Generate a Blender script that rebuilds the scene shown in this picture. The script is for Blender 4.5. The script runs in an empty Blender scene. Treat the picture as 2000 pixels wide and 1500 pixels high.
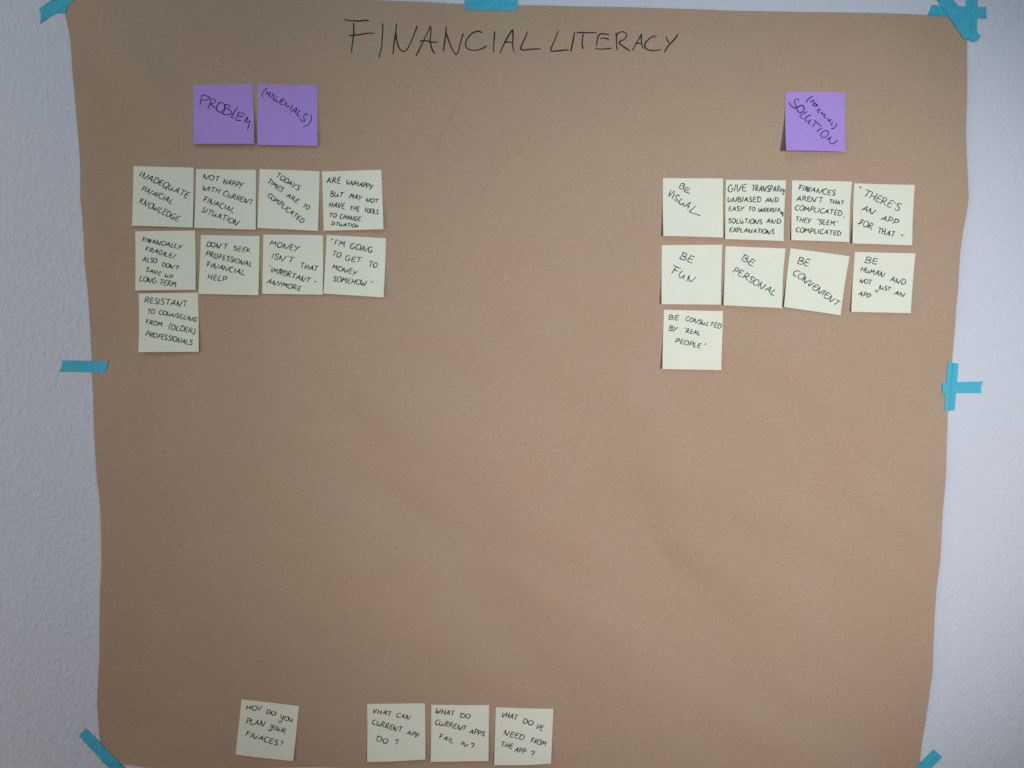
import bpy, math, random
import numpy as np
from mathutils import Vector

sc = bpy.context.scene
COL = sc.collection
CZ = 1.5                      # height of the middle of the picture on the wall
F = 1570.0                    # focal length in photograph pixels (2000 wide)
DIST = 1.02
TILT = math.radians(3.0)

# ------------------------------------------------------------------ camera
cam_d = bpy.data.cameras.new("camera")
cam_d.sensor_width = 36.0
cam_d.lens = 36.0 * F / 2000.0
cam_d.clip_start = 0.02
cam_d.clip_end = 50.0
cam = bpy.data.objects.new("camera", cam_d)
COL.objects.link(cam)
CAM = np.array([0.0, -DIST, CZ + DIST * math.tan(TILT)])
cam.location = CAM
cam.rotation_euler = (math.radians(90) - TILT, 0, 0)
sc.camera = cam

# ------------------------------------------------------------------ world and lamps
sc.view_settings.view_transform = 'Standard'
sc.view_settings.look = 'None'
sc.view_settings.exposure = 0.0
sc.view_settings.gamma = 1.0
w = bpy.data.worlds.new("World")
sc.world = w
w.use_nodes = True
w.node_tree.nodes["Background"].inputs[0].default_value = (0.8, 0.85, 1.0, 1)
w.node_tree.nodes["Background"].inputs[1].default_value = 0.01


def aim(o, target):
    d = Vector(target) - o.location
    o.rotation_euler = d.to_track_quat('-Z', 'Y').to_euler()


K = 39.5
# daylight falling on the middle right of the sheet
ld = bpy.data.lights.new("window_light", 'SPOT')
ld.energy = 2.30 * K
ld.color = (0.985, 1.0, 1.025)
ld.spot_size = 2 * 0.43
ld.spot_blend = 1.0
ld.shadow_soft_size = 0.12
lo = bpy.data.objects.new("window_light", ld)
COL.objects.link(lo)
lo.location = (0.80, -1.67, CZ)
aim(lo, (0.32, 0, CZ - 0.04))
# wide soft fill lamp, added to brighten the left of sheet and wall
ld = bpy.data.lights.new("left_fill_light", 'AREA')
ld.energy = 0.80 * K / 4
ld.color = (1.02, 0.98, 0.93)
ld.size = 1.5
lo = bpy.data.objects.new("left_fill_light", ld)
COL.objects.link(lo)
lo.location = (-1.10, -0.93, CZ + 0.08)
aim(lo, (-0.2, 0, CZ))
# cool daylight from high up
ld = bpy.data.lights.new("high_window_light", 'AREA')
ld.energy = 0.64 * K / 4
ld.color = (0.50, 1.0, 1.30)
ld.size = 1.0
lo = bpy.data.objects.new("high_window_light", ld)
COL.objects.link(lo)
lo.location = (0.0, -1.5, CZ + 1.4)
aim(lo, (0.1, 0, CZ))


# warm light thrown back by the room's floor
ld = bpy.data.lights.new("floor_bounce", 'AREA')
ld.energy = 0.13 * K / 4
ld.color = (1.0, 0.22, 0.08)
ld.size = 1.2
lo = bpy.data.objects.new("floor_bounce", ld)
COL.objects.link(lo)
lo.location = (0.0, -1.5, CZ - 1.1)
aim(lo, (0.0, 0, CZ - 0.2))


# ------------------------------------------------------------------ picture geometry
def ray(px, py):
    a = (px - 1000.0) / F
    b = -(py - 750.0) / F
    fx, fy, fz = 0.0, math.cos(TILT), -math.sin(TILT)
    ux, uy, uz = 0.0, math.sin(TILT), math.cos(TILT)
    return np.array([a, fy + b * uy, fz + b * uz])


def hit(px, py, h=0.0):
    """point on the wall (height h proud of it) seen at a point of the photograph"""
    d = ray(px, py)
    t = (-h - CAM[1]) / d[1]
    return CAM + d * t


# ------------------------------------------------------------------ materials
def new_mat(name):
    m = bpy.data.materials.new(name)
    m.use_nodes = True
    nt = m.node_tree
    b = nt.nodes["Principled BSDF"]
    return m, nt, b


def node(nt, kind, **kw):
    n = nt.nodes.new(kind)
    for k, v in kw.items():
        setattr(n, k, v)
    return n


def ramp(nt, src, stops):
    r = nt.nodes.new('ShaderNodeValToRGB')
    els = r.color_ramp.elements
    els[0].position, els[0].color = stops[0][0], (*stops[0][1], 1)
    els[1].position, els[1].color = stops[1][0], (*stops[1][1], 1)
    for p, c in stops[2:]:
        e = els.new(p)
        e.color = (*c, 1)
    nt.links.new(src, r.inputs[0])
    return r.outputs[0]


def mapped(nt, scale, rot=(0, 0, 0)):
    tc = nt.nodes.new('ShaderNodeTexCoord')
    mp = nt.nodes.new('ShaderNodeMapping')
    mp.inputs['Scale'].default_value = scale
    mp.inputs['Rotation'].default_value = rot
    nt.links.new(tc.outputs['Object'], mp.inputs[0])
    return mp.outputs[0]


def noise(nt, vec, scale, detail=2.0, rough=0.5):
    n = nt.nodes.new('ShaderNodeTexNoise')
    n.inputs['Scale'].default_value = scale
    n.inputs['Detail'].default_value = detail
    n.inputs['Roughness'].default_value = rough
    nt.links.new(vec, n.inputs['Vector'])
    return n.outputs[0]


def mul(nt, a, b, fac=1.0):
    m = nt.nodes.new('ShaderNodeMix')
    m.data_type = 'RGBA'
    m.blend_type = 'MULTIPLY'
    m.inputs[0].default_value = fac
    nt.links.new(a, m.inputs[6])
    nt.links.new(b, m.inputs[7])
    return m.outputs[2]


def mixc(nt, fac, a, col):
    m = nt.nodes.new('ShaderNodeMix')
    m.data_type = 'RGBA'
    nt.links.new(fac, m.inputs[0])
    nt.links.new(a, m.inputs[6])
    m.inputs[7].default_value = (*col, 1)
    return m.outputs[2]


def math_n(nt, op, a, b=None):
    m = nt.nodes.new('ShaderNodeMath')
    m.operation = op
    for i, v in enumerate((a, b)):
        if v is None:
            continue
        if isinstance(v, (int, float)):
            m.inputs[i].default_value = v
        else:
            nt.links.new(v, m.inputs[i])
    return m.outputs[0]


def bump(nt, bsdf, hgt, strength, dist, prev=None):
    b = nt.nodes.new('ShaderNodeBump')
    b.inputs['Strength'].default_value = strength
    b.inputs['Distance'].default_value = dist
    nt.links.new(hgt, b.inputs['Height'])
    if prev is not None:
        nt.links.new(prev, b.inputs['Normal'])
    nt.links.new(b.outputs[0], bsdf.inputs['Normal'])
    return b.outputs[0]


def specks(nt, scale, radius, share):
    """small round flecks scattered at random: 1 inside a fleck"""
    v = nt.nodes.new('ShaderNodeTexVoronoi')
    v.inputs['Scale'].default_value = scale
    nt.links.new(mapped(nt, (1, 0.02, 1)), v.inputs['Vector'])
    sep = nt.nodes.new('ShaderNodeSeparateColor')
    nt.links.new(v.outputs['Color'], sep.inputs[0])
    keep = math_n(nt, 'LESS_THAN', sep.outputs[0], share)
    rad = math_n(nt, 'MULTIPLY', math_n(nt, 'ADD', sep.outputs[1], 0.35), radius * scale)
    near = math_n(nt, 'LESS_THAN', v.outputs['Distance'], rad)
    return math_n(nt, 'MULTIPLY', keep, near)


def kraft_material():
    m, nt, b = new_mat("kraft_paper")
    tone = ramp(nt, noise(nt, mapped(nt, (1, 1, 1)), 9.0, 3), [(0.3, (0.436, 0.302, 0.207)), (0.7, (0.440, 0.313, 0.219))])
    pink = ramp(nt, noise(nt, mapped(nt, (1.0, 1, 1.4), (0, 0.5, 0)), 5.5, 4, 0.6), [(0.42, (0.988, 1.003, 0.992)), (0.64, (1.020, 0.986, 0.988))])
    c = mul(nt, tone, pink)
    fine = ramp(nt, noise(nt, mapped(nt, (1, 1, 1)), 560.0, 3, 0.75), [(0.3, (0.87, 0.87, 0.87)), (0.7, (1.12, 1.12, 1.12))])
    c = mul(nt, c, fine)
    streak = ramp(nt, noise(nt, mapped(nt, (0.10, 1, 1.6)), 620.0, 1, 0.4), [(0.3, (0.975, 0.975, 0.975)), (0.7, (1.025, 1.025, 1.025))])
    c = mul(nt, c, streak)
    c = mixc(nt, math_n(nt, 'MULTIPLY', specks(nt, 36.0, 0.00065, 0.40), 0.6), c, (0.10, 0.065, 0.045))
    c = mixc(nt, math_n(nt, 'MULTIPLY', specks(nt, 110.0, 0.00045, 0.35), 0.35), c, (0.16, 0.11, 0.08))
    c = mixc(nt, math_n(nt, 'MULTIPLY', specks(nt, 60.0, 0.0006, 0.28), 0.4), c, (0.72, 0.62, 0.50))
    nt.links.new(c, b.inputs['Base Color'])
    b.inputs['Roughness'].default_value = 0.72
    b.inputs['Specular IOR Level'].default_value = 0.25
    p = bump(nt, b, noise(nt, mapped(nt, (0.25, 1, 1)), 500.0, 2), 0.06, 0.0004)
    bump(nt, b, noise(nt, mapped(nt, (1, 1, 1)), 28.0, 3, 0.5), 0.20, 0.003, p)
    return m


def wall_material():
    m, nt, b = new_mat("woodchip_wallpaper")
    big = ramp(nt, noise(nt, mapped(nt, (1, 1, 1)), 4.0, 3), [(0.3, (0.615, 0.635, 0.705)), (0.7, (0.630, 0.645, 0.71))])
    nt.links.new(big, b.inputs['Base Color'])
    b.inputs['Roughness'].default_value = 0.8
    b.inputs['Specular IOR Level'].default_value = 0.2
    # woodchips under paint: small rounded lumps drawn out along the hanging direction
    p = None
    for rot, sc_, mp, st, ds, lo_, hi_ in ((0.35, 150.0, (1.12, 1, 0.82), 0.30, 0.0016, 0.40, 0.72),
                                           (-0.40, 210.0, (1.25, 1, 0.75), 0.30, 0.0012, 0.50, 0.78),
                                           (0.10, 75.0, (1.1, 1, 0.9), 0.26, 0.0022, 0.50, 0.80)):
        ch = ramp(nt, noise(nt, mapped(nt, mp, (0, rot, 0)), sc_, 2, 0.5), [(lo_, (0, 0, 0)), (hi_, (1, 1, 1))])
        p = bump(nt, b, ch, st, ds, p)
    bump(nt, b, noise(nt, mapped(nt, (1, 1, 1)), 600.0, 2), 0.15, 0.0005, p)
    return m


def note_material(name, col, col2):
    m, nt, b = new_mat(name)
    c = ramp(nt, noise(nt, mapped(nt, (1, 1, 1)), 40.0, 3), [(0.3, col), (0.7, col2)])
    fine = ramp(nt, noise(nt, mapped(nt, (1, 1, 1)), 800.0, 2), [(0.3, (0.97, 0.97, 0.97)), (0.7, (1.03, 1.03, 1.03))])
    c = mul(nt, c, fine)
    nt.links.new(c, b.inputs['Base Color'])
    b.inputs['Roughness'].default_value = 0.75
    b.inputs['Specular IOR Level'].default_value = 0.2
    bump(nt, b, noise(nt, mapped(nt, (1, 1, 1)), 55.0, 2), 0.12, 0.0015)
    # thin paper lets a little light through
    tr = nt.nodes.new('ShaderNodeBsdfTranslucent')
    nt.links.new(c, tr.inputs[0])
    mx = nt.nodes.new('ShaderNodeMixShader')
    mx.inputs[0].default_value = 0.10
    out = nt.nodes["Material Output"]
    nt.links.new(b.outputs[0], mx.inputs[1])
    nt.links.new(tr.outputs[0], mx.inputs[2])
    nt.links.new(mx.outputs[0], out.inputs[0])
    return m


def tape_material():
    m, nt, b = new_mat("washi_tape")
    c = ramp(nt, noise(nt, mapped(nt, (1, 1, 1)), 60.0, 4, 0.65), [(0.3, (0.055, 0.465, 0.640)), (0.7, (0.080, 0.530, 0.710))])
    fib = ramp(nt, noise(nt, mapped(nt, (1, 1, 0.35)), 420.0, 2), [(0.3, (0.92, 0.93, 0.94)), (0.7, (1.07, 1.06, 1.05))])
    c = mul(nt, c, fib)
    nt.links.new(c, b.inputs['Base Color'])
    b.inputs['Roughness'].default_value = 0.55
    b.inputs['Specular IOR Level'].default_value = 0.3
    b.inputs['Alpha'].default_value = 0.87
    bump(nt, b, noise(nt, mapped(nt, (1, 1, 1)), 130.0, 3), 0.35, 0.0012)
    return m


def ink_material(name, col, rough=0.55):
    m, nt, b = new_mat(name)
    c = ramp(nt, noise(nt, mapped(nt, (1, 1, 1)), 300.0, 2), [(0.3, tuple(x * 0.7 for x in col)), (0.7, tuple(x * 1.35 for x in col))])
    nt.links.new(c, b.inputs['Base Color'])
    b.inputs['Roughness'].default_value = rough
    b.inputs['Specular IOR Level'].default_value = 0.2
    return m


M_KRAFT = kraft_material()
M_WALL = wall_material()
M_YEL = note_material("pale_yellow_note", (0.85, 0.85, 0.70), (0.865, 0.865, 0.72))
M_PUR = note_material("purple_note", (0.510, 0.325, 0.820), (0.530, 0.345, 0.850))
M_TAPE = tape_material()
M_INK = ink_material("green_black_ink", (0.018, 0.055, 0.048))
M_INKP = ink_material("ink_on_purple", (0.022, 0.008, 0.060))
M_INKT = ink_material("title_ink", (0.018, 0.018, 0.014))


# ------------------------------------------------------------------ mesh helpers
def tag(o, label=None, cat=None, group=None, kind=None):
    if label: o["label"] = label
    if cat: o["category"] = cat
    if group: o["group"] = group
    if kind: o["kind"] = kind
    return o


def link_mesh(name, verts, faces, mat, parent=None, origin=(0, 0, 0), smooth=True):
    og = np.array(origin, float)
    me = bpy.data.meshes.new(name)
    me.from_pydata([tuple(np.array(v) - og) for v in verts], [], faces)
    me.materials.append(mat)
    if smooth:
        me.polygons.foreach_set("use_smooth", [True] * len(me.polygons))
    me.update()
    o = bpy.data.objects.new(name, me)
    COL.objects.link(o)
    if parent is None:
        o.location = og
    else:
        o.parent = parent
    return o


def empty(name, loc):
    o = bpy.data.objects.new(name, None)
    o.empty_display_size = 0.02
    COL.objects.link(o)
    o.location = loc
    return o


def slab(front, nu, nv, thick):
    """closed thin sheet from a (nv+1)x(nu+1) grid of front points; -y is the front"""
    n = (nu + 1) * (nv + 1)
    back = [(p[0], p[1] + thick, p[2]) for p in front]
    verts = list(front) + back
    faces = []
    idx = lambda i, j: j * (nu + 1) + i
    for j in range(nv):
        for i in range(nu):
            a, b, c, d = idx(i, j), idx(i + 1, j), idx(i + 1, j + 1), idx(i, j + 1)
            faces.append((a, d, c, b))
            faces.append((a + n, b + n, c + n, d + n))
    rim = [idx(i, 0) for i in range(nu)] + [idx(nu, j) for j in range(nv)] + \
          [idx(i, nv) for i in range(nu, 0, -1)] + [idx(0, j) for j in range(nv, 0, -1)]
    # separate rim vertices keep the cut edge crisp
    base = len(verts)
    m = len(rim)
    verts += [verts[r] for r in rim] + [verts[r + n] for r in rim]
    for k in range(m):
        k2 = (k + 1) % m
        faces.append((base + k, base + k2, base + m + k2, base + m + k))
    return verts, faces


# ------------------------------------------------------------------ the wall
def build_wall():
    x, z0, z1, t = 3.0, 0.0, 3.0, 0.12
    v = [(-x, 0, z0), (x, 0, z0), (x, 0, z1), (-x, 0, z1), (-x, t, z0), (x, t, z0), (x, t, z1), (-x, t, z1)]
    f = [(0, 1, 2, 3), (5, 4, 7, 6), (4, 0, 3, 7), (1, 5, 6, 2), (3, 2, 6, 7), (4, 5, 1, 0)]
    o = link_mesh("wall", v, f, M_WALL, smooth=False)
    tag(o, "white woodchip wallpaper wall behind the brown paper", kind="structure")


build_wall()

# ------------------------------------------------------------------ the sheet of brown paper
LEFT = [(116, -12), (127, 27), (136, 62), (141, 90), (148, 155), (153, 200), (158, 250), (162, 290), (164, 335), (163, 385),
        (167, 420), (170, 470), (171, 515), (177, 575), (178, 620), (179, 690), (180, 735), (183, 770), (188, 840),
        (192, 890), (195, 930), (200, 970), (203, 1000), (205, 1045), (204, 1100), (201, 1150), (200, 1225), (200, 1280),
        (197, 1320), (193, 1375), (195, 1440), (198, 1489)]
RIGHT = [(1897, 34), (1893, 60), (1888, 86), (1887, 120), (1885, 165), (1883, 210), (1881, 250), (1882, 290), (1884, 340),
         (1887, 390), (1883, 420), (1877, 450), (1871, 490), (1869, 520), (1866, 570), (1863, 600), (1862, 640),
         (1860, 680), (1858, 710), (1850, 800), (1848, 835), (1845, 870), (1841, 930), (1838, 980), (1836, 1010),
         (1834, 1050), (1832, 1095), (1828, 1120), (1824, 1150), (1821, 1200), (1818, 1260), (1817, 1310), (1813, 1340),
         (1809, 1380), (1805, 1415), (1800, 1450), (1796, 1490), (1795, 1515)]
TOP = [(116, -12), (300, -8), (500, -4), (620, 0), (700, 3), (800, 6), (900, 8.5), (1010, 11), (1180, 16), (1340, 21),
       (1500, 24.5), (1650, 27), (1812, 31), (1897, 34)]
BOT = [(198, 1489), (240, 1491), (290, 1496), (350, 1498), (400, 1496), (500, 1495), (600, 1495), (700, 1496.5),
       (760, 1499), (900, 1503), (1200, 1510), (1500, 1514), (1795, 1515)]


def resample(poly, n):
    p = np.array(poly, float)
    d = np.r_[0, np.cumsum(np.linalg.norm(np.diff(p, axis=0), axis=1))]
    t = np.linspace(0, d[-1], n + 1)
    out = np.stack([np.interp(t, d, p[:, 0]), np.interp(t, d, p[:, 1])], 1)
    # take the polygon corners off without moving the ends
    for _ in range(2):
        out[1:-1] = 0.25 * out[:-2] + 0.5 * out[1:-1] + 0.25 * out[2:]
    return out


to_wall = lambda px: np.array([[hit(a, b)[0], hit(a, b)[2]] for a, b in px])
OUTLINE = to_wall(np.vstack([resample(TOP, 120), resample(RIGHT, 120), resample(BOT, 120)[::-1], resample(LEFT, 120)[::-1]]))

PINS_PX = [(125, 10), (958, 10), (1880, 50), (180, 715), (1856, 755), (205, 1470), (1795, 1490)]
PINS = np.array([[hit(a, b)[0], hit(a, b)[2]] for a, b in PINS_PX])
_rng = np.random.default_rng(7)
MODES = []
for k in range(30):
    lam = _rng.uniform(0.065, 0.26)
    ang = _rng.normal(math.radians(33), math.radians(26))
    MODES.append((math.cos(ang) * 2 * math.pi / lam, math.sin(ang) * 2 * math.pi / lam, _rng.uniform(0, 6.28), 0.0034 * lam))
CREASE = to_wall([(915, 176), (900, 192), (893, 202), (880, 227), (870, 250), (862, 268), (850, 290), (838, 306), (824, 322)])


def seg_dist(P, A, B):
    ab = B - A
    t = np.clip(((P - A) @ ab) / (ab @ ab), 0, 1)
    return np.linalg.norm(P - (A + t[:, None] * ab), axis=1)


def edge_dist(P, poly, closed=True):
    n = len(poly)
    best = np.full(len(P), 1e9)
    for i in range(n if closed else n - 1):
        a, b = poly[i], poly[(i + 1) % n]
        if np.linalg.norm(b - a) < 1e-9:
            continue
        best = np.minimum(best, seg_dist(P, a, b))
    return best


def inside(P, poly):
    x, z = P[:, 0], P[:, 1]
    r = np.zeros(len(P), bool)
    j = len(poly) - 1
    for i in range(len(poly)):
        xi, zi, xj, zj = *poly[i], *poly[j]
        c = ((zi > z) != (zj > z)) & (x < (xj - xi) * (z - zi) / (zj - zi + 1e-12) + xi)
        r ^= c
        j = i
    return r


def paper_height(P):
    """how far the sheet stands off the wall at wall points (x, z)"""
    P = np.atleast_2d(P)
    x, z = P[:, 0], P[:, 1]
    h = np.zeros(len(P))
    for kx, kz, ph, a in MODES:
        h += a * np.sin(kx * x + kz * (z - CZ) + ph)
    h *= 0.42 + 0.75 * np.exp(-((x - 0.12) / 0.36) ** 2 - ((z - CZ + 0.14) / 0.30) ** 2)
    pin = np.ones(len(P))
    for p in PINS:
        pin = np.minimum(pin, 1 - np.exp(-(np.hypot(x - p[0], z - p[1]) / 0.07) ** 2))
    # the sides belly out between the tapes
    le = x - np.interp(z, OUTLINE_L[:, 1], OUTLINE_L[:, 0])
    ri = np.interp(z, OUTLINE_R[:, 1], OUTLINE_R[:, 0]) - x
    side = 0.0030 * np.exp(-(np.clip(le, 0, 9) / 0.05) ** 2) + 0.0008 * np.exp(-(np.clip(ri, 0, 9) / 0.06) ** 2)
    out = 0.0005 + pin * (0.0044 + h + side)
    c = edge_dist(P, CREASE, False)
    right = x > np.interp(z, CREASE[::-1, 1], CREASE[::-1, 0])
    zz = (z - CREASE[-1, 1]) / (CREASE[0, 1] - CREASE[-1, 1])
    fade = np.clip(zz / 0.25, 0, 1) * np.clip((1 - zz) / 0.25, 0, 1)
    out += np.where(right, -0.0030 * np.exp(-c / 0.014) * np.clip(c / 0.003, 0, 1), 0.0) * fade
    return np.maximum(out, 0.0004)


_l = to_wall(resample(LEFT, 120))[::-1]
_r = to_wall(resample(RIGHT, 120))[::-1]
OUTLINE_L, OUTLINE_R = _l, _r


def build_paper():
    nu, nv = 440, 340
    T, B = to_wall(resample(TOP, nu)), to_wall(resample(BOT, nu))
    L, R = to_wall(resample(LEFT, nv)), to_wall(resample(RIGHT, nv))
    u = np.linspace(0, 1, nu + 1)[None, :, None]
    v = np.linspace(0, 1, nv + 1)[:, None, None]
    G = (1 - v) * T[None] + v * B[None] + (1 - u) * L[:, None] + u * R[:, None] \
        - ((1 - u) * (1 - v) * T[0] + u * (1 - v) * T[-1] + (1 - u) * v * B[0] + u * v * B[-1])
    P = G.reshape(-1, 2)
    h = paper_height(P)
    front = [(p[0], -hh, p[1]) for p, hh in zip(P, h)]
    verts, faces = slab(front, nu, nv, 0.0002)
    org = hit(1000, 750)
    o = empty("brown_paper", org)
    link_mesh("paper_sheet", verts, faces, M_KRAFT, parent=o, origin=org)
    return tag(o, "large sheet of brown kraft paper taped to the white wall", "paper")


PAPER = build_paper()
PAPER_ORG = np.array(hit(1000, 750))


# ------------------------------------------------------------------ strips of blue tape
def base_height(P):
    P = np.atleast_2d(P)
    ins = inside(P, OUTLINE)
    d = edge_dist(P, OUTLINE)
    hp = paper_height(P)
    t = np.clip(1 - d / 0.003, 0, 1)
    t = t * t * (3 - 2 * t)
    return np.where(ins, hp, hp * t)


def tape(corners, label, layer=1, seed=0, tear=(1.5, 1.5), ends=None):
    """corners: start-left, start-right, end-right, end-left in photograph pixels, running along the strip"""
    rnd = random.Random(seed)
    a, b, c, d = [np.array(p, float) for p in corners]
    nl, nw = 44, 12
    off0 = [rnd.gauss(0, 0.5) for _ in range(nw + 1)]
    off1 = [rnd.gauss(0, 0.5) for _ in range(nw + 1)]
    L = np.linalg.norm(d - a)
    ax = (d - a) / L
    pts = []
    for j in range(nl + 1):
        t = j / nl
        for i in range(nw + 1):
            s = i / nw
            p = (1 - t) * ((1 - s) * a + s * b) + t * ((1 - s) * d + s * c)
            e0 = max(0, 1 - t * 9)
            e1 = max(0, 1 - (1 - t) * 9)
            x0 = off0[i] * tear[0] + (np.interp(s, *zip(*ends[0])) if ends and ends[0] else 0)
            x1 = off1[i] * tear[1] + (np.interp(s, *zip(*ends[1])) if ends and ends[1] else 0)
            p = p + ax * (e0 * x0 + e1 * x1)
            pts.append(p)
    W = to_wall(pts)
    h = base_height(W) + 0.00035 + 0.00030 * layer
    wob = 0.00018 * np.sin(W[:, 0] * 410 + seed) * np.sin(W[:, 1] * 370 + seed * 2)
    h = h + np.abs(wob)
    front = [(p[0], -hh, p[1]) for p, hh in zip(W, h)]
    # grid is nl rows of nw columns; slab expects the front facing the room
    verts, faces = slab(front, nw, nl, 0.00015)
    p = (a + b + c + d) / 4
    o = link_mesh("tape_strip", verts, faces, M_TAPE, origin=hit(p[0], p[1]))
    return tag(o, label, "tape", "strips of blue tape holding the brown paper")


tape([(76, 18), (78, 47), (152, -3), (152, -38)], "diagonal blue tape strip over the sheet's top left corner", 1, 1, (1, 1),
     [[(0, 0), (0.45, 5), (1, 0)], None])
tape([(130, 27), (106, 26), (112, -30), (141, -30)], "upright blue tape strip under the diagonal one at the sheet's top left corner", 0, 2, (0.6, 1))
tape([(1012, -3), (907, -3), (907.5, 20.5), (1009, 22)], "blue tape strip across the middle of the sheet's top edge", 1, 3, (0.3, 0.3))
tape([(1819, 10), (1811, 32), (1927, 37), (1925, 14)], "level blue tape strip at the sheet's top right corner", 1, 4, (0.9, 0.9))
tape([(1886, -25), (1909, -25), (1907, 76), (1886, 74)], "upright blue tape strip hanging at the sheet's top right corner", 2, 5, (1, 2.2))
tape([(1806, -34), (1836, -34), (1914, 72), (1886, 84)], "diagonal blue tape strip ending in a rough tip at the sheet's top right corner", 3, 6, (1, 1.0),
     [None, [(0, -5), (0.18, -7), (0.42, 5), (0.75, 5), (1, 0)]])
tape([(122, 704), (115, 725.5), (208, 728), (212, 705)], "blue tape strip on the middle of the sheet's left edge", 1, 7, (0.3, 0.4),
     [[(0, 0), (0.6, 3), (0.85, 2), (1, -2)], [(0, 0), (0.3, 1.5), (0.6, 0), (0.8, -2), (1, -1)]])
tape([(1872, 710), (1850, 707), (1843, 798), (1864, 801)], "upright strip of the blue tape cross on the sheet's right edge", 1, 8, (0.4, 0.5),
     [None, [(0, 0), (0.5, 3), (1, 0)]])
tape([(1839, 747), (1839, 768), (1916, 767.5), (1920, 745)], "level strip of the blue tape cross on the sheet's right edge", 3, 9, (0.4, 0.3),
     [None, [(0, 0), (0.35, -3), (0.6, -2.5), (1, 0)]])
tape([(168, 1422), (153.5, 1436.5), (236, 1524), (262, 1516)], "diagonal blue tape strip over the sheet's bottom left corner", 1, 10, (0.7, 1))
tape([(1839.5, 1478.5), (1823, 1463), (1762, 1524), (1790, 1530)], "diagonal blue tape strip over the sheet's bottom right corner", 1, 11, (0.4, 1))


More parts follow.
